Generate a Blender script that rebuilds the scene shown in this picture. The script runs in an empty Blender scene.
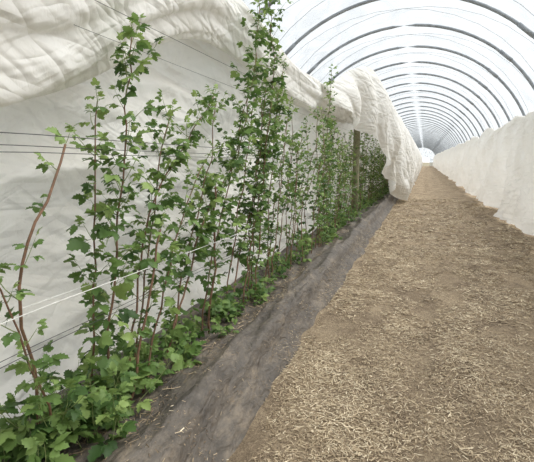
import bpy, math, random
import numpy as np
from mathutils import Vector, Matrix, noise

random.seed(7)
rng = np.random.default_rng(7)
scene = bpy.context.scene
try:
    scene.view_settings.view_transform = 'Standard'
    scene.view_settings.look = 'None'
except Exception:
    pass

# ------------------------------------------------------------------ helpers
def link(ob, parent=None):
    scene.collection.objects.link(ob)
    if parent is not None:
        ob.parent = parent
    return ob

def mesh_obj(name, verts, faces, mats, parent=None, smooth=True, mat_idx=None, rnd=None):
    me = bpy.data.meshes.new(name)
    me.from_pydata([tuple(v) for v in verts], [], faces)
    for m in mats:
        me.materials.append(m)
    if mat_idx is not None:
        me.polygons.foreach_set('material_index', np.asarray(mat_idx, dtype=np.int32))
    if smooth:
        me.polygons.foreach_set('use_smooth', np.ones(len(me.polygons), dtype=bool))
    if rnd is not None:
        a = me.attributes.new('rnd', 'FLOAT', 'FACE')
        a.data.foreach_set('value', np.asarray(rnd, dtype=np.float32))
    me.update()
    return link(bpy.data.objects.new(name, me), parent)

def empty(name, loc=(0, 0, 0)):
    e = bpy.data.objects.new(name, None)
    e.location = loc
    e.empty_display_size = 0.2
    return link(e)

def tube(pts, radii, sides=6, cap=True):
    pts = np.asarray(pts, float)
    n = len(pts)
    if np.isscalar(radii):
        radii = [radii] * n
    T = np.zeros_like(pts)
    T[1:-1] = pts[2:] - pts[:-2]
    T[0] = pts[1] - pts[0]
    T[-1] = pts[-1] - pts[-2]
    T /= np.linalg.norm(T, axis=1)[:, None] + 1e-9
    ref = np.array([0, 0, 1.0]) if abs(T[0][2]) < 0.8 else np.array([1.0, 0, 0])
    V = []
    F = []
    for i in range(n):
        a = np.cross(T[i], ref); a /= np.linalg.norm(a) + 1e-9
        b = np.cross(T[i], a)
        for k in range(sides):
            th = 2 * math.pi * k / sides
            V.append(pts[i] + radii[i] * (math.cos(th) * a + math.sin(th) * b))
    for i in range(n - 1):
        for k in range(sides):
            k2 = (k + 1) % sides
            F.append((i*sides+k, i*sides+k2, (i+1)*sides+k2, (i+1)*sides+k))
    if cap:
        F.append(tuple(range(sides))[::-1])
        F.append(tuple((n-1)*sides + k for k in range(sides)))
    return V, F

class Builder:
    def __init__(self):
        self.V = []; self.F = []; self.M = []; self.R = []; self.n = 0
    def add(self, V, F, mat=0, r=0.5):
        off = self.n
        self.V.append(np.asarray(V, float))
        self.n += len(V)
        self.F.extend([tuple(i + off for i in f) for f in F])
        self.M.extend([mat] * len(F))
        self.R.extend([r] * len(F))
    def obj(self, name, mats, parent=None, smooth=True):
        return mesh_obj(name, np.concatenate(self.V), self.F, mats, parent, smooth, self.M, self.R)

def interp(x, xs, ys):
    return float(np.interp(x, xs, ys))

def sinterp(x, xs, ys):
    # smoothed interpolation
    return sum(float(np.interp(x + d, xs, ys)) for d in (-0.3, -0.15, 0, 0.15, 0.3)) / 5

def nz(x, y, z=0.0):
    return noise.noise(Vector((x, y, z)))

# ------------------------------------------------------------------ materials
def new_mat(name):
    m = bpy.data.materials.new(name)
    m.use_nodes = True
    nt = m.node_tree
    nt.nodes.clear()
    out = nt.nodes.new('ShaderNodeOutputMaterial')
    return m, nt, out

def N(nt, typ, **kw):
    n = nt.nodes.new(typ)
    for k, v in kw.items():
        if k.startswith('i_'):
            n.inputs[k[2:].replace('_', ' ')].default_value = v
        else:
            setattr(n, k, v)
    return n

def ramp(nt, stops):
    r = nt.nodes.new('ShaderNodeValToRGB')
    els = r.color_ramp.elements
    els[0].position, els[0].color = stops[0][0], (*stops[0][1], 1)
    els[1].position, els[1].color = stops[1][0], (*stops[1][1], 1)
    for p, c in stops[2:]:
        e = els.new(p); e.color = (*c, 1)
    return r

def coords(nt, scale=(1, 1, 1), rotx=0.0):
    tc = nt.nodes.new('ShaderNodeTexCoord')
    m1 = nt.nodes.new('ShaderNodeMapping')
    m1.inputs['Rotation'].default_value = (rotx, 0, 0)
    mp = nt.nodes.new('ShaderNodeMapping')
    mp.inputs['Scale'].default_value = scale
    nt.links.new(tc.outputs['Object'], m1.inputs['Vector'])
    nt.links.new(m1.outputs[0], mp.inputs['Vector'])
    return mp

def simple(name, col, rough=0.6, metal=0.0, var=0.15, scale=20):
    m, nt, out = new_mat(name)
    p = N(nt, 'ShaderNodeBsdfPrincipled')
    mp = coords(nt)
    n = N(nt, 'ShaderNodeTexNoise', i_Scale=scale, i_Detail=4.0)
    nt.links.new(mp.outputs[0], n.inputs['Vector'])
    r = ramp(nt, [(0.3, tuple(c*(1-var) for c in col)), (0.7, tuple(min(1, c*(1+var)) for c in col))])
    nt.links.new(n.outputs['Fac'], r.inputs[0])
    nt.links.new(r.outputs[0], p.inputs['Base Color'])
    p.inputs['Roughness'].default_value = rough
    p.inputs['Metallic'].default_value = metal
    nt.links.new(p.outputs[0], out.inputs[0])
    return m

# fleece: thin spun-bonded cloth with soft creases
def fleece_mat(name, col=(0.90, 0.885, 0.85), trans=0.33):
    m, nt, out = new_mat(name)
    def M(op, *args):
        q = N(nt, 'ShaderNodeMath', operation=op)
        for i, v in enumerate(args):
            if isinstance(v, (int, float)):
                q.inputs[i].default_value = v
            else:
                nt.links.new(v, q.inputs[i])
        return q.outputs[0]
    def ridged(rotx, scl, scale):
        mp = coords(nt, scl, rotx)
        n = N(nt, 'ShaderNodeTexNoise', i_Scale=scale, i_Detail=2.0, i_Distortion=0.5)
        nt.links.new(mp.outputs[0], n.inputs['Vector'])
        d = M('SUBTRACT', n.outputs['Fac'], 0.5)
        return M('MINIMUM', M('MULTIPLY', M('ABSOLUTE', d), 8.0), 1.0)
    r1 = ridged(0.6, (0.5, 0.25, 1.5), 2.8)
    r2 = ridged(-0.45, (0.5, 0.3, 1.6), 4.2)
    r3 = ridged(0.12, (0.5, 0.2, 2.0), 2.4)
    h = M('ADD', r1, M('MULTIPLY', r2, 0.6))
    h = M('ADD', h, r3)
    mp = coords(nt)
    n2 = N(nt, 'ShaderNodeTexNoise', i_Scale=22.0, i_Detail=3.0, i_Distortion=0.8)
    nt.links.new(mp.outputs[0], n2.inputs['Vector'])
    h = M('ADD', h, M('MULTIPLY', n2.outputs['Fac'], 0.30))
    b = N(nt, 'ShaderNodeBump', i_Strength=0.55, i_Distance=0.028)
    nt.links.new(h, b.inputs['Height'])
    n = N(nt, 'ShaderNodeTexNoise', i_Scale=2.0, i_Detail=6.0)
    nt.links.new(mp.outputs[0], n.inputs['Vector'])
    r = ramp(nt, [(0.3, (col[0]*0.94, col[1]*0.93, col[2]*0.91)), (0.7, col)])
    nt.links.new(n.outputs['Fac'], r.inputs[0])
    d = N(nt, 'ShaderNodeBsdfDiffuse'); t = N(nt, 'ShaderNodeBsdfTranslucent')
    for s in (d, t):
        nt.links.new(r.outputs[0], s.inputs['Color'])
        nt.links.new(b.outputs[0], s.inputs['Normal'])
    mx = N(nt, 'ShaderNodeMixShader'); mx.inputs[0].default_value = trans
    nt.links.new(d.outputs[0], mx.inputs[1]); nt.links.new(t.outputs[0], mx.inputs[2])
    nt.links.new(mx.outputs[0], out.inputs[0])
    return m
M_fleece = fleece_mat('fleece_cloth')

# polythene cover: mostly clear, faintly milky film
m, nt, out = new_mat('polythene_film')
mp = coords(nt, (1.0, 0.6, 1.0))
n = N(nt, 'ShaderNodeTexNoise', i_Scale=1.8, i_Detail=7.0, i_Roughness=0.65, i_Distortion=0.8)
nt.links.new(mp.outputs[0], n.inputs['Vector'])
r = ramp(nt, [(0.3, (0.54, 0.54, 0.54)), (0.7, (0.76, 0.76, 0.76))])
nt.links.new(n.outputs['Fac'], r.inputs[0])
r2 = ramp(nt, [(0.30, (0.76, 0.785, 0.80)), (0.68, (0.88, 0.90, 0.91))])
nt.links.new(n.outputs['Fac'], r2.inputs[0])
tr = N(nt, 'ShaderNodeBsdfTranslucent'); tr.inputs['Color'].default_value = (0.30, 0.315, 0.33, 1)
df = N(nt, 'ShaderNodeBsdfDiffuse'); df.inputs['Color'].default_value = (0.6, 0.63, 0.65, 1)
tp = N(nt, 'ShaderNodeBsdfTransparent')
nt.links.new(r2.outputs[0], tp.inputs['Color'])
a = N(nt, 'ShaderNodeMixShader'); a.inputs[0].default_value = 0.3
nt.links.new(tr.outputs[0], a.inputs[1]); nt.links.new(df.outputs[0], a.inputs[2])
b = N(nt, 'ShaderNodeMixShader')
nt.links.new(r.outputs[0], b.inputs[0])
nt.links.new(a.outputs[0], b.inputs[1]); nt.links.new(tp.outputs[0], b.inputs[2])
nt.links.new(b.outputs[0], out.inputs[0])
M_film = m

M_steel = simple('galvanised_steel', (0.30, 0.32, 0.34), 0.6, 0.1, 0.2, 8)
M_wire = simple('trellis_wire_dark', (0.05, 0.045, 0.045), 0.5, 0.4)
M_string = simple('twine_white', (0.75, 0.74, 0.70), 0.8)
M_rope = simple('tunnel_rope', (0.55, 0.58, 0.60), 0.8)
M_post = simple('weathered_post_wood', (0.20, 0.19, 0.11), 0.85, 0, 0.35, 30)
M_cane = simple('raspberry_cane_bark', (0.17, 0.092, 0.052), 0.65, 0, 0.4, 60)
M_shoot = simple('raspberry_green_shoot', (0.22, 0.26, 0.095), 0.55, 0, 0.25, 50)

# leaf
def leaf_mat():
    m, nt, out = new_mat('raspberry_leaf')
    at = N(nt, 'ShaderNodeAttribute', attribute_name='rnd')
    r = ramp(nt, [(0.0, (0.045, 0.095, 0.026)), (1.0, (0.31, 0.42, 0.13)), (0.5, (0.12, 0.21, 0.053))])
    nt.links.new(at.outputs['Fac'], r.inputs[0])
    p = N(nt, 'ShaderNodeBsdfPrincipled', i_Roughness=0.5)
    p.inputs['Specular IOR Level'].default_value = 0.35
    nt.links.new(r.outputs[0], p.inputs['Base Color'])
    t = N(nt, 'ShaderNodeBsdfTranslucent')
    nt.links.new(r.outputs[0], t.inputs['Color'])
    mx = N(nt, 'ShaderNodeMixShader'); mx.inputs[0].default_value = 0.35
    nt.links.new(p.outputs[0], mx.inputs[1]); nt.links.new(t.outputs[0], mx.inputs[2])
    nt.links.new(mx.outputs[0], out.inputs[0])
    return m
M_leaf = leaf_mat()

# straw
m, nt, out = new_mat('straw')
at = N(nt, 'ShaderNodeAttribute', attribute_name='rnd')
r = ramp(nt, [(0.0, (0.16, 0.11, 0.065)), (1.0, (0.84, 0.72, 0.51)), (0.35, (0.35, 0.26, 0.16)), (0.75, (0.58, 0.46, 0.30))])
nt.links.new(at.outputs['Fac'], r.inputs[0])
p = N(nt, 'ShaderNodeBsdfPrincipled', i_Roughness=0.6)
nt.links.new(r.outputs[0], p.inputs['Base Color'])
nt.links.new(p.outputs[0], out.inputs[0])
M_straw = m

# straw path ground
m, nt, out = new_mat('straw_litter_ground')
mp = coords(nt)
n1 = N(nt, 'ShaderNodeTexNoise', i_Scale=60.0, i_Detail=8.0, i_Roughness=0.8, i_Distortion=1.0)
n2 = N(nt, 'ShaderNodeTexNoise', i_Scale=1.4, i_Detail=7.0, i_Roughness=0.7)
nt.links.new(mp.outputs[0], n1.inputs['Vector'])
mpb = coords(nt, (1.6, 0.8, 1))
nt.links.new(mpb.outputs[0], n2.inputs['Vector'])
r1 = ramp(nt, [(0.32, (0.13, 0.09, 0.06)), (0.70, (0.68, 0.545, 0.36)), (0.5, (0.37, 0.28, 0.18))])
nt.links.new(n1.outputs['Fac'], r1.inputs[0])
r2 = ramp(nt, [(0.36, (0.55, 0.52, 0.50)), (0.56, (1, 1, 1))])
nt.links.new(n2.outputs['Fac'], r2.inputs[0])
mix = N(nt, 'ShaderNodeMix', data_type='RGBA', blend_type='MULTIPLY')
mix.inputs[0].default_value = 1.0
nt.links.new(r1.outputs[0], mix.inputs[6]); nt.links.new(r2.outputs[0], mix.inputs[7])
bp = N(nt, 'ShaderNodeBump', i_Strength=0.9, i_Distance=0.025)
nt.links.new(n1.outputs['Fac'], bp.inputs['Height'])
p = N(nt, 'ShaderNodeBsdfPrincipled', i_Roughness=0.9)
nt.links.new(mix.outputs[2], p.inputs['Base Color']); nt.links.new(bp.outputs[0], p.inputs['Normal'])
nt.links.new(p.outputs[0], out.inputs[0])
M_path = m

M_soil = simple('field_soil', (0.16, 0.14, 0.085), 0.95, 0, 0.4, 2)

# mulch film
m, nt, out = new_mat('woven_mulch_film')
mp = coords(nt, (1, 0.5, 1))
n1 = N(nt, 'ShaderNodeTexNoise', i_Scale=6.0, i_Detail=12.0, i_Roughness=0.8)
nt.links.new(mp.outputs[0], n1.inputs['Vector'])
r1 = ramp(nt, [(0.34, (0.05, 0.043, 0.037)), (0.72, (0.27, 0.215, 0.155)), (0.52, (0.11, 0.092, 0.074))])
nt.links.new(n1.outputs['Fac'], r1.inputs[0])
n2 = N(nt, 'ShaderNodeTexNoise', i_Scale=14.0, i_Detail=8.0, i_Distortion=0.8)
nt.links.new(mp.outputs[0], n2.inputs['Vector'])
bp = N(nt, 'ShaderNodeBump', i_Strength=0.8, i_Distance=0.045)
nt.links.new(n2.outputs['Fac'], bp.inputs['Height'])
p = N(nt, 'ShaderNodeBsdfPrincipled', i_Roughness=0.65)
nt.links.new(r1.outputs[0], p.inputs['Base Color']); nt.links.new(bp.outputs[0], p.inputs['Normal'])
nt.links.new(p.outputs[0], out.inputs[0])
M_mulch = m

# ------------------------------------------------------------------ ground
L = 115.0
mesh_obj('ground', [(-150, -60, -0.12), (150, -60, -0.12), (150, 320, -0.12), (-150, 320, -0.12)], [(0, 1, 2, 3)], [M_soil])

def path_z(x, y):
    rut = -0.03*math.exp(-((x-0.05-0.1*nz(y*0.3, 2))/0.16)**2) - 0.03*math.exp(-((x-1.35-0.1*nz(y*0.3, 5))/0.18)**2)
    return 0.03*nz(x*0.9, y*0.6, 3) + 0.026*nz(x*3, y*2.6, 9) + 0.012*nz(x*8, y*7, 19) + rut

def grid(name, us, vs, fn, mats, parent=None):
    V = []
    for v in vs:
        for u in us:
            V.append(fn(u, v))
    nu = len(us); F = []
    for j in range(len(vs)-1):
        for i in range(nu-1):
            a = j*nu+i
            F.append((a, a+1, a+nu+1, a+nu))
    return mesh_obj(name, V, F, mats, parent)

ys_path = list(np.concatenate([np.arange(-2, 12, 0.08), np.arange(12, L, 1.0), [L+1]]))
xs_path = list(np.linspace(-4.0, 3.0, 110))
grid('straw_path', xs_path, ys_path, lambda x, y: (x, y, path_z(x, y)), [M_path])

def straw_density(x, y):
    rut = -0.18*math.exp(-((x-0.05-0.1*nz(y*0.3, 2))/0.14)**2) - 0.18*math.exp(-((x-1.35-0.1*nz(y*0.3, 5))/0.16)**2)
    return nz(x*1.6, y*0.9, 21)*0.7 + 0.7*nz(x*4, y*3.2, 5) + rut

def make_straw(name, specs):
    V = []; R = []
    for (x0, x1, y0, y1, cnt, lmin, lmax, w, zf, mu) in specs:
        xs = rng.uniform(x0, x1, cnt); ys = rng.uniform(y0, y1, cnt)
        for x, y in zip(xs, ys):
            d = straw_density(x, y)
            if rng.random() > 0.85 + 1.6*d:
                continue
            z = zf(x, y) + rng.uniform(0.002, 0.018)
            ln = rng.uniform(lmin, lmax) * (0.5 + rng.random())*0.5
            if rng.random() < 0.03: ln *= 2.2
            th = rng.uniform(0, math.pi)
            ti = rng.normal(0, 0.14)
            ww = w * rng.uniform(0.5, 1.2)
            c, s = math.cos(th), math.sin(th)
            dx, dy, dz = c*ln, s*ln, math.sin(ti)*ln
            px, py = -s*ww, c*ww
            roll = rng.normal(0, 0.4)*ww
            V += [(x-dx-px, y-dy-py, z-dz-roll), (x+dx-px, y+dy-py, z+dz-roll), (x+dx+px, y+dy+py, z+dz+roll), (x-dx+px, y-dy+py, z-dz+roll)]
            R.append(float(np.clip(rng.normal(mu + 0.28*d, 0.28), 0, 1)))
    F = [(4*i, 4*i+1, 4*i+2, 4*i+3) for i in range(len(R))]
    return mesh_obj(name, V, F, [M_straw], None, False, None, R)

make_straw('straw_litter', [
    (-0.88, 1.6, 1.2, 4.0, 62000, 0.010, 0.038, 0.0018, path_z, 0.50),
    (-0.88, 2.4, 4.0, 8.0, 50000, 0.02, 0.05, 0.0027, path_z, 0.50),
    (-0.88, 2.4, 8.0, 18.0, 30000, 0.03, 0.08, 0.0050, path_z, 0.50),
])

# ------------------------------------------------------------------ mulch bed
BX = [-2.25, -2.1, -1.95, -1.7, -1.45, -1.27, -1.13, -1.05, -0.99, -0.90, -0.84]
BZ = [-0.03, 0.03, 0.14, 0.18, 0.175, 0.195, 0.255, 0.215, 0.085, 0.012, -0.05]
def bed_z(x, y):
    z = interp(x + 0.05*nz(y*0.9, 7, 1) + 0.03*nz(y*3, 9, 1), BX, BZ)
    if -2.2 < x < -0.86:
        k = min(1, (x+2.2)/0.1, (-0.86-x)/0.1)
        z += k*(0.03*nz(x*3, y*1.4, 2) + 0.02*nz(x*9, y*3, 4) + 0.022*(1-abs(nz(x*6+y*0.8, y*0.7, 8))*3))
    return z
bed_ys = list(np.concatenate([np.arange(-1.0, 10, 0.05), np.arange(10, 20, 0.15), np.arange(20, L, 1.5)]))
grid('mulch_bed', list(np.linspace(-2.25, -0.84, 80)), bed_ys, lambda x, y: (x, y, bed_z(x, y)), [M_mulch])

make_straw('straw_scraps_on_mulch', [
    (-1.6, -0.9, 1.2, 5.0, 2600, 0.008, 0.028, 0.0015, bed_z, 0.15),
    (-1.03, -0.88, 1.2, 9.0, 2500, 0.01, 0.035, 0.0018, bed_z, 0.3),
    (-1.7, -1.25, 1.2, 9.0, 3000, 0.015, 0.06, 0.0020, bed_z, 0.15),
])

# ------------------------------------------------------------------ polytunnel
TX, TZ, TR = -0.6, 1.3, 3.2
tun = empty('polytunnel', (TX, 0, 0))
def arch(th, R=TR):
    return (R*math.cos(th), TZ + R*math.sin(th))
hoop_y = [-3, -1, 1, 3, 5, 7] + list(np.arange(9.0, L+1, 2.0))
B = Builder()
for hy in hoop_y:
    pts = [(TR, hy, -0.05), (TR, hy, 0.65)]
    for k in range(41):
        x, z = arch(math.pi*k/40)
        pts.append((x, hy, z))
    pts += [(-TR, hy, 0.65), (-TR, hy, -0.05)]
    V, F = tube(pts, 0.034, 8)
    B.add(V, F)
    for th in (math.pi*0.27, math.pi*0.73):
        p0 = arch(th-0.05); p1 = arch(th+0.05)
        V, F = tube([(p0[0], hy, p0[1]), (p1[0], hy, p1[1])], 0.042, 8)
        B.add(V, F)
B.obj('steel_hoops', [M_steel], tun)

def film(u, y):
    th = math.pi*(-0.10 + 1.2*u)
    ph = ((y-1) % 2.0)/2.0
    sag = 0.05*math.sin(math.pi*ph)**2
    R = TR + 0.045 - sag + 0.014*nz(u*14, y*2.5)
    if th < 0:
        return (TR+0.045, y, TZ + th*TR)
    if th > math.pi:
        return (-TR-0.045, y, TZ - (th-math.pi)*TR)
    return (R*math.cos(th), y, TZ + R*math.sin(th))
fy = list(np.concatenate([np.arange(-3, 25, 0.25), np.arange(25, L+0.1, 0.5)]))
grid('polythene_cover', list(np.linspace(0, 1, 62)), fy, film, [M_film], tun)

# gable film at the far end with a doorway
V = []; F = []
K = 40
for k in range(K+1):
    th = math.pi*k/K
    x, z = arch(th, TR)
    V.append((x, L, z))
    dx = max(-1.0, min(1.0, x)) + 0.75
    V.append((dx, L, min(2.0, z-0.02) if abs(x) < 3.1 else 1.3))
for k in range(K):
    F.append((2*k, 2*k+2, 2*k+3, 2*k+1))
for (xa, xb) in ((1.75, TR), (-TR, -0.25)):
    n0 = len(V)
    V += [(xa, L, 0), (xb, L, 0), (xb, L, 1.32), (xa, L, 2.0 if abs(xa) < 3 else 1.32)]
    F.append((n0, n0+1, n0+2, n0+3))
mesh_obj('gable_film', V, F, [M_film], tun, False)

B = Builder()
for i in range(len(hoop_y)-1):
    y0, y1 = hoop_y[i], hoop_y[i+1]
    for s in (0, 1):
        pts = []
        for k in range(21):
            f = k/20
            x, z = arch(math.pi*f, TR+0.06)
            pts.append((x, y0 + (y1-y0)*(f if s == 0 else 1-f), z))
        V, F = tube(pts, 0.006, 4)
        B.add(V, F)
B.obj('tie_down_ropes', [M_rope], tun)

# ------------------------------------------------------------------ fleece curtain on the left (behind the row)
RY = [-3, 0.0, 1.5, 2.4, 3.3, 4.2, 5.3, 7, 9, 11.5, 200]
RZ = [1.84, 1.98, 2.18, 2.52, 2.80, 2.86, 2.72, 2.60, 2.58, 2.68, 2.72]
def roll_z(y): return sinterp(y, RY, RZ)

def ysamp(y0, y1, n, p=2.0):
    return [y0 + (y1-y0)*(i/(n-1))**p for i in range(n)]

def wall(t, y):
    top = roll_z(y)
    z = top*(1-t) + 0.02*t
    if t > 0.93:
        z = 0.02 + top*0.07*((1-t)/0.07)**1.5
    x = -1.95 - 0.16*math.sin(math.pi*min(1, t*1.05)) - 0.16*t
    if t > 0.93:
        x += 0.25*(t-0.93)/0.07
    zz = z
    f = 0.15*nz(y*0.45 + zz*0.5, zz*1.3 - y*0.35, 0.3)
    f += 0.10*(1 - 2*abs(nz(y*0.7 - zz*0.9, zz*2.0 + y*0.6, 5.0)))
    f += 0.06*(1 - 2*abs(nz(y*1.0 + zz*0.8, zz*3.5 - y*1.0, 15.0)))
    f += 0.035*(1 - 2*abs(nz(y*0.9 + zz*0.4, zz*6.5 + y*1.2, 25.0)))
    x += (f-0.08)*min(1, 0.4+t*2)*(1 if t < 0.95 else 0.5)
    return (x, y, max(z + 0.02*nz(y*2, t*5, 1)*t, -0.01))
flw = empty('fleece_curtain', (0, 0, 0))
grid('hanging_sheet', list(np.linspace(0, 1, 130)), ysamp(-2.5, L, 480, 2.2), wall, [M_fleece], flw)

def roll(u, y):
    th = 2*math.pi*u
    r = interp(y, [-3, 1.5, 2.5, 3.3, 5, 9, 12], [0.34, 0.31, 0.25, 0.22, 0.19, 0.20, 0.16])
    # folds twist along the gathered cloth as sharp pleats
    pl = abs(math.sin(2.5*th + y*0.7 + 2*nz(y*0.4, 3)))
    pl2 = abs(math.sin(5*th - y*0.9 + 3*nz(y*0.4, 13)))
    ruf = 0.86 + 0.26*pl + 0.12*pl2 + 0.22*nz(math.cos(th)*1.5, y*0.7, math.sin(th)*1.5)
    r *= ruf
    sagz = -0.35*max(0, -math.sin(th))**2*r
    return (-1.86 + 0.75*r*math.cos(th) + 0.05*nz(y*0.8, 9), y, roll_z(y) + r*math.sin(th) + sagz + 0.05*nz(y*0.7, 4))
grid('gathered_roll', list(np.linspace(0, 1, 121)), ysamp(-2.5, 12.5, 300, 1.3), roll, [M_fleece], flw)

# front drape (hangs on the path side further down the tunnel)
def front(t, y):
    rx = sinterp(y, [7.6, 8.2, 9.0, 10.0, 200], [-1.80, -1.60, -1.28, -1.18, -1.18])
    rz = sinterp(y, [7.6, 8.2, 9.0, 10.0, 11.0, 200], [2.76, 2.95, 3.30, 3.46, 3.38, 3.34]) + 0.07*nz(y*0.8, 40)
    bz = sinterp(y, [7.6, 9.0, 10.4, 12.0, 13.7, 15.4, 16.5, 200], [2.45, 2.25, 1.90, 1.38, 0.80, 0.28, 0.05, 0.04])
    bx = sinterp(y, [7.6, 9.0, 10.4, 13.7, 16.5, 200], [-1.72, -1.30, -1.08, -0.95, -0.70, -0.70])
    kx = -1.95
    kz = roll_z(y) - 0.05
    if t < 0.2:
        s = t/0.2
        x = kx*(1-s) + rx*s
        z = kz*(1-s) + rz*s + 0.06*math.sin(math.pi*s)
        amp = 0.3*s
    else:
        s = (t-0.2)/0.8
        bulge = 0.26*math.sin(math.pi*s**0.8)*min(1, (rz-bz)/2)
        x = rx*(1-s) + bx*s + bulge
        z = rz*(1-s) + bz*s
        amp = 0.3 + 1.0*s
    wob = 1.5*nz(y*0.4, z*0.5, 77)
    a1 = (y*1.0 - (3.3-z)*0.9)*1.5 + wob
    f = 0.24*(abs(math.sin(a1))-0.5) + 0.10*(abs(math.sin(a1*2.3 + wob))-0.5)
    f += 0.12*nz(y*0.85 - z*0.55, z*0.55, 7.0)
    return (x + amp*f, y, max(0.03, z + 0.03*nz(y*1.3, t*3, 3)))
grid('front_drape', list(np.linspace(0, 1, 90)), ysamp(7.6, L, 480, 2.2), front, [M_fleece], flw)

# ------------------------------------------------------------------ right-hand fleece
def rwall(t, y):
    top = 2.56 + 0.16*nz(y*0.35, 60) + 0.10*nz(y*1.0, 61)
    if t < 0.08:
        s = t/0.08
        x = 2.30 - 0.10*s
        z = top - 0.10*(1-s)
        amp = 0.4*s
    else:
        s = (t-0.08)/0.92
        z = top*(1-s) + 0.03*s
        x = 2.20 - 0.16*math.sin(math.pi*s**0.7) - 0.02*s
        amp = 0.4 + 0.9*s
    f = 0.24*nz(y*0.45 + z*0.45, z*0.5, 70) + 0.20*(1-2*abs(nz(y*0.7 + z*0.75, z*0.45, 80))) + 0.11*(1-2*abs(nz(y*1.5 + z*1.2, z*0.7, 90))) + 0.05*(1-2*abs(nz(y*2.5 - z*1.5, z*1.4, 97)))
    zb = max(0.0, 0.14*nz(y*0.45, 99)+0.03)*max(0, (t-0.6)/0.4)
    return (x - amp*(f-0.1), y, z + zb)
rf = empty('fleece_curtain', (2.2, 0, 0))
grid('hanging_sheet', list(np.linspace(0, 1, 90)), ysamp(-2.5, L, 480, 1.9), lambda t, y: (lambda p: (p[0]-2.2, p[1], p[2]))(rwall(t, y)), [M_fleece], rf)

# ------------------------------------------------------------------ trellis
tre = empty('raspberry_trellis', (-1.5, 0, 0))
B = Builder()
def wire(x, z, r, mat, y0=-1.0, y1=60.0, sag=0.02):
    pts = []
    y = y0
    while y < y1:
        ph = ((y-10.4) % 9.0)/9.0
        pts.append((x+1.5, y, z - sag*math.sin(math.pi*ph) + 0.004*nz(y, x)))
        y += 0.6
    V, F = tube(pts, r, 5)
    B.add(V, F, mat)
wire(-1.47, 1.60, 0.0018, 0); wire(-1.61, 1.56, 0.0018, 0); wire(-1.50, 1.53, 0.0016, 0)
wire(-1.45, 0.90, 0.0022, 1); wire(-1.62, 0.86, 0.0020, 1)
wire(-1.44, 0.74, 0.0016, 0); wire(-1.6, 0.68, 0.0016, 0)
wire(-1.55, 2.27, 0.0014, 0); wire(-1.66, 2.16, 0.0012, 0)
B.obj('wires', [M_wire, M_string], tre)
B = Builder()
for py in (10.4, 19.4, 28.4, 37.4, 46.4):
    pts = [(0, py, -0.1), (0.005, py, 1.0), (0.0, py+0.01, 2.30)]
    V, F = tube(pts, [0.085, 0.08, 0.075], 12)
    B.add(V, F, 0)
    V, F = tube([(-0.16, py-0.09, 1.58), (0.16, py-0.09, 1.58)], 0.02, 6)
    B.add(V, F, 0)
B.obj('posts', [M_post], tre)

# ------------------------------------------------------------------ raspberry plants
def leaflet(nseg, L_, W_, fold, droop):
    ts = np.linspace(0, 1, nseg+1)
    V = []; F = []
    for i, t in enumerate(ts):
        w = W_*0.5*(math.sin(math.pi*min(1, t**0.72)))**0.8 if 0 < t < 1 else 0.0
        if nseg > 4 and 0 < i < nseg:
            w *= 1.16 if i % 2 else 0.84
        z = -droop*L_*t*t
        V.append((t*L_, 0, z))
        if 0 < i < nseg:
            adv = 0.06*L_ if i % 2 else -0.01*L_
            V.append((t*L_+adv, w, z + fold*w)); V.append((t*L_+adv, -w, z + fold*w))
    def idx(i):
        if i == 0: return (0, 0, 0)
        if i == nseg:
            k = 1 + 3*(nseg-1); return (k, k, k)
        k = 1 + 3*(i-1)
        return (k, k+1, k+2)
    for i in range(nseg):
        a = idx(i); b = idx(i+1)
        if i == 0:
            F += [(a[0], b[0], b[1]), (a[0], b[2], b[0])]
        elif i == nseg-1:
            F += [(a[0], b[0], a[1]), (a[0], a[2], b[0])]
        else:
            F += [(a[0], b[0], b[1], a[1]), (a[0], a[2], b[2], b[0])]
    return np.array(V, float), F

def rot(axis, ang):
    return np.array(Matrix.Rotation(ang, 3, axis))

def compound(nseg, five, seed):
    r = random.Random(seed)
    V = []; F = []; n = 0
    def put(lv, lf, R, pos):
        nonlocal n
        V.append(lv @ R.T + np.array(pos)); F.extend([tuple(i+n for i in f) for f in lf]); n += len(lv)
    fold = r.uniform(0.1, 0.4); dr = r.uniform(0.1, 0.4)
    lv, lf = leaflet(nseg, 1.0, 0.76, fold, dr)
    put(lv, lf, rot('Y', r.uniform(-0.1, 0.4)) @ rot('X', r.uniform(-.3, .3)), (0.75, 0, 0))
    for sgn in (1, -1):
        lv, lf = leaflet(nseg, r.uniform(0.75, 0.9), 0.60, fold, dr)
        put(lv, lf, rot('Z', sgn*r.uniform(0.9, 1.25)) @ rot('Y', r.uniform(0.0, 0.4)) @ rot('X', r.uniform(-.3, .3)), (0.62, 0, 0))
    if five:
        for sgn in (1, -1):
            lv, lf = leaflet(nseg, r.uniform(0.6, 0.75), 0.46, fold, dr)
            put(lv, lf, rot('Z', sgn*r.uniform(1.1, 1.5)) @ rot('Y', r.uniform(0.0, 0.4)), (0.30, 0, 0))
    V = np.concatenate(V)
    pv = np.array([(-0.0, 0.015, 0), (0, -0.015, 0), (0.8, -0.012, 0.0), (0.8, 0.012, 0.0), (0.4, 0, -0.04)])
    pf = [(0, 1, 4), (1, 2, 4), (2, 3, 4), (3, 0, 4)]
    F2 = [tuple(i+n for i in f) for f in pf]
    return np.concatenate([V, pv]), F + F2

TEMPL_HI = [compound(9, k % 3 == 0, k) for k in range(8)]
TEMPL_LO = [compound(4, k % 3 == 0, k+50) for k in range(6)]

def frame(d, up=np.array([0, 0, 1.0]), tw=0.0):
    d = d/(np.linalg.norm(d)+1e-9)
    s = np.cross(up, d)
    if np.linalg.norm(s) < 1e-3: s = np.array([1.0, 0, 0])
    s /= np.linalg.norm(s)
    n_ = np.cross(d, s)
    s2 = math.cos(tw)*s + math.sin(tw)*n_
    n2 = np.cross(d, s2)
    return np.stack([d, s2, n2], axis=1)

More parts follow.
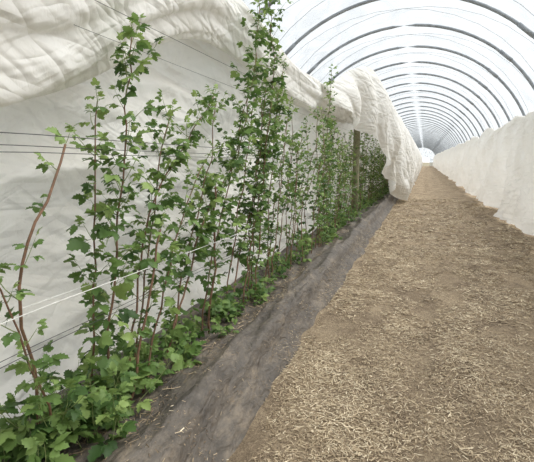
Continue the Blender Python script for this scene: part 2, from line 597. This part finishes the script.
def add_leaf(B, pos, d, size, hi, bright=0.5):
    T = random.choice(TEMPL_HI if hi else TEMPL_LO)
    R = frame(d, tw=random.gauss(0, 0.5))
    V = (T[0]*size) @ R.T + pos
    B.add(V, T[1], 0, min(1, max(0, random.gauss(bright, 0.24))))

def shoot(B, p0, d0, length, hi, lsize, bright=0.5, nl=None):
    nseg = 4
    pts = [np.array(p0)]
    d = d0/np.linalg.norm(d0)
    for i in range(nseg):
        d = d + np.array([random.gauss(0, .1), random.gauss(0, .1), 0.10])
        d /= np.linalg.norm(d)
        pts.append(pts[-1] + d*length/nseg)
    V, F = tube(pts, [0.0026, 0.0022, 0.002, 0.0016, 0.001], 4 if hi else 3, False)
    B.add(V, F, 2)
    nl = nl or max(2, int(length/0.036))
    ang = random.uniform(0, 6.28)
    for i in range(nl):
        f = (i+0.6)/nl
        k = min(nseg-1, int(f*nseg)); fr = f*nseg-k
        p = pts[k]*(1-fr) + pts[k+1]*fr
        ang += 2.4
        h = np.array([math.cos(ang), math.sin(ang), 0])
        dd = h*0.9 + d*0.5 + np.array([0, 0, random.uniform(-0.6, 0.25)])
        add_leaf(B, p, dd, lsize*random.uniform(0.6, 1.3)*(1.1-0.35*f), hi, bright)
    add_leaf(B, pts[-1], d, lsize*0.6, hi, bright+0.2)

def cane(B, pts, r0=0.0066, r1=0.0032, hi=True, lat_step=0.10, lat_len=(0.05, 0.22), lsize=0.065, start=0.12, dens=lambda z: 0.6 if z < 0.8 else 0.97):
    P = [np.array(p, float) for p in pts]
    seg = [np.linalg.norm(P[i+1]-P[i]) for i in range(len(P)-1)]
    tot = sum(seg)
    n = max(6, int(tot/0.09))
    cum = np.concatenate([[0], np.cumsum(seg)])
    A = np.array(P)
    out = []
    sd = random.uniform(0, 100)
    ss = np.linspace(0, tot, n)
    for s in ss:
        out.append(np.array([np.interp(s, cum, A[:, k]) for k in range(3)]))
    out = np.array(out)
    for _ in range(3):
        out[1:-1] = 0.5*out[1:-1] + 0.25*(out[2:]+out[:-2])
    for i in range(1, n):
        out[i] += np.array([nz(ss[i]*5, sd), nz(ss[i]*5, sd+30), 0])*0.036
    rad = np.linspace(r0, r1, n)
    V, F = tube(out, rad, 6)
    B.add(V, F, 1)
    s = start*tot + random.uniform(0, 0.1)
    ang = random.uniform(0, 6.28)
    while s < tot:
        q = np.array([np.interp(s, ss, out[:, k]) for k in range(3)])
        ang += 2.4 + random.gauss(0, 0.3)
        if random.random() < dens(q[2]):
            h = np.array([math.cos(ang)*0.8, math.sin(ang), 0])
            d = h*0.8 + np.array([0, 0.1, random.uniform(0.3, 1.0)])
            f = s/tot
            ln = random.uniform(*lat_len)*(1.15-0.4*f)
            shoot(B, q, d, ln, hi, lsize*(1.1-0.25*f), 0.5+0.2*(f-0.4))
        s += lat_step*random.uniform(0.4, 1.7)
    shoot(B, out[-1], out[-1]-out[-3], 0.06, hi, lsize*0.8, 0.7)

def basal(B, c, n, hi, spread=0.22, hmax=0.35, lsize=0.065):
    for _ in range(n):
        x = c[0] + random.gauss(0, spread*0.5); y = c[1] + random.gauss(0, spread)
        x = min(-1.28, max(-1.9, x))
        z = bed_z(x, y)-0.01
        d = np.array([random.gauss(0.03, .35), random.gauss(0, .4), 1.0])
        shoot(B, (x, y, z), d, random.uniform(0.08, hmax), hi, lsize*random.uniform(.7, 1.25), 0.50, nl=random.randint(4, 7))

MATS = [M_leaf, M_cane, M_shoot]
XR = -1.55
def P(lst, x=XR, lean=0.0):
    return [(x + lean*i/(len(lst)-1), y, z) for i, (y, z) in enumerate(lst)]

def plant(canes, base, nb, hi=True, hmax=0.35, lsize=0.075):
    B = Builder()
    for c in canes:
        cane(B, c['p'], hi=hi, **{k: v for k, v in c.items() if k != 'p'})
    basal(B, base, nb, hi, hmax=hmax, lsize=lsize)
    return B.obj('raspberry_plant', MATS)

up_dense = lambda z: 0.6 if z < 0.9 else 1.0
plant([dict(p=P([(1.35, .14), (1.38, .54), (1.27, .98), (1.45, 1.3), (1.62, 1.57)]), r0=0.0085, r1=0.0055, lat_step=0.15, lsize=0.06),
       dict(p=P([(1.40, .14), (1.36, .5), (1.22, .9), (1.12, 1.2)], -1.5), lat_step=0.12, lsize=0.058)],
      (XR, 1.42), 28, hmax=0.45, lsize=0.072)
plant([dict(p=P([(1.72, .15), (1.86, .6), (1.95, 1.12), (2.03, 1.45), (2.09, 1.72), (2.14, 2.17)]), r0=0.008, lat_step=0.06, lat_len=(0.08, 0.30), lsize=0.072),
       dict(p=P([(1.78, .15), (1.80, .6), (1.86, 1.2), (1.92, 1.8)], -1.62), lat_step=0.08, lsize=0.072),
       dict(p=P([(1.82, .15), (2.05, .7), (2.2, 1.1)], -1.45), r0=0.008, r1=0.006, lat_step=0.2)],
      (XR, 1.72), 24, hmax=0.40, lsize=0.078)
plant([dict(p=P([(1.95, .15), (2.05, .6), (2.26, 1.26), (2.7, 1.6), (3.18, 2.0)]), r0=0.007, lat_step=0.08, lsize=0.07),
       dict(p=P([(2.05, .15), (2.3, .9), (2.45, 1.5), (2.6, 1.8)], -1.6), lat_step=0.075, lsize=0.07),
       dict(p=P([(2.0, .15), (2.2, .6), (2.5, 1.1), (2.85, 1.5)], -1.48), lat_step=0.10, lsize=0.066)],
      (XR, 2.05), 14, hmax=0.33, lsize=0.07)
plant([dict(p=P([(2.35, .15), (2.7, .7), (2.95, 1.1), (3.6, 1.5), (4.0, 2.3), (4.2, 3.0)]), r0=0.008, lat_step=0.06, lat_len=(0.10, 0.28), dens=up_dense, lsize=0.07),
       dict(p=P([(2.45, .15), (2.75, .8), (3.1, 1.35), (3.3, 1.95)], -1.6), lat_step=0.09)],
      (XR, 2.45), 11, hmax=0.33, lsize=0.068)
plant([dict(p=P([(2.85, .15), (3.1, .8), (3.5, 1.45), (3.85, 2.05)]), lat_step=0.085),
       dict(p=P([(2.9, .15), (3.0, .8), (3.05, 1.3)], -1.5), r0=0.009, r1=0.007, lat_step=0.16)],
      (XR, 2.9), 11, hmax=0.3, lsize=0.068)
plant([dict(p=P([(3.35, .15), (3.7, .7), (4.2, 1.4), (4.5, 2.0), (4.62, 2.55), (4.45, 3.1)]), r0=0.008, lat_step=0.055, lat_len=(0.10, 0.32), dens=up_dense, lsize=0.072),
       dict(p=P([(3.4, .15), (3.7, .9), (3.95, 1.6), (4.25, 2.4)], -1.6), lat_step=0.08),
       dict(p=P([(3.5, .15), (3.8, .9), (4.3, 1.7), (4.75, 2.5)], -1.48), lat_step=0.08)],
      (XR, 3.4), 11, hmax=0.3, lsize=0.068)
y = 3.9
while y < 20:
    hi = y < 6
    cs = []
    for c in range(3):
        h = random.uniform(1.4, 2.1)
        lean = random.uniform(0.2, 0.75)
        xx = XR + random.uniform(-0.12, 0.12)
        b0 = y + random.uniform(-0.15, 0.15)
        cs.append(dict(p=[(xx, b0, .15), (xx+random.gauss(0, .03), b0+lean*0.35, .15+h*0.4), (xx+random.gauss(0, .04), b0+lean*0.75, .15+h*0.75), (xx+random.gauss(0, .05), b0+lean, .1+h)],
                       lat_step=0.11, lsize=0.060 if hi else 0.064))
    if abs(y-7.1) < 0.25:
        cs.append(dict(p=[(XR, y, .15), (XR, y+.2, 1.2), (XR, y+.6, 2.3), (XR, y+.8, 3.0)], lat_step=0.07, lsize=0.07))
    plant(cs, (XR, y), 8 if hi else 6, hi=hi, hmax=0.3, lsize=0.065 if hi else 0.072)
    y += 0.50 if y < 9 else 0.65

# ------------------------------------------------------------------ light
w = bpy.data.worlds.new('overcast_sky')
scene.world = w
w.use_nodes = True
nt = w.node_tree
bg = nt.nodes['Background']
bg.inputs[0].default_value = (0.96, 0.98, 1.0, 1)
bg.inputs[1].default_value = 1.5
sun = bpy.data.lights.new('hazy_sun', 'SUN')
sun.energy = 5.8
sun.angle = math.radians(55)
sun.color = (1, 0.97, 0.93)
so = link(bpy.data.objects.new('hazy_sun', sun))
so.rotation_euler = (math.radians(-15), math.radians(33), 0)
so.location = (0, 0, 20)

# ------------------------------------------------------------------ camera
cam = bpy.data.cameras.new('camera')
cam.sensor_width = 36
cam.lens = 440/534*36
cam.clip_end = 600
cam.clip_start = 0.05
co = link(bpy.data.objects.new('camera', cam))
co.location = (0, 0, 1.5)
co.rotation_euler = (math.radians(90-9.17), 0, math.radians(19.5))
scene.camera = co
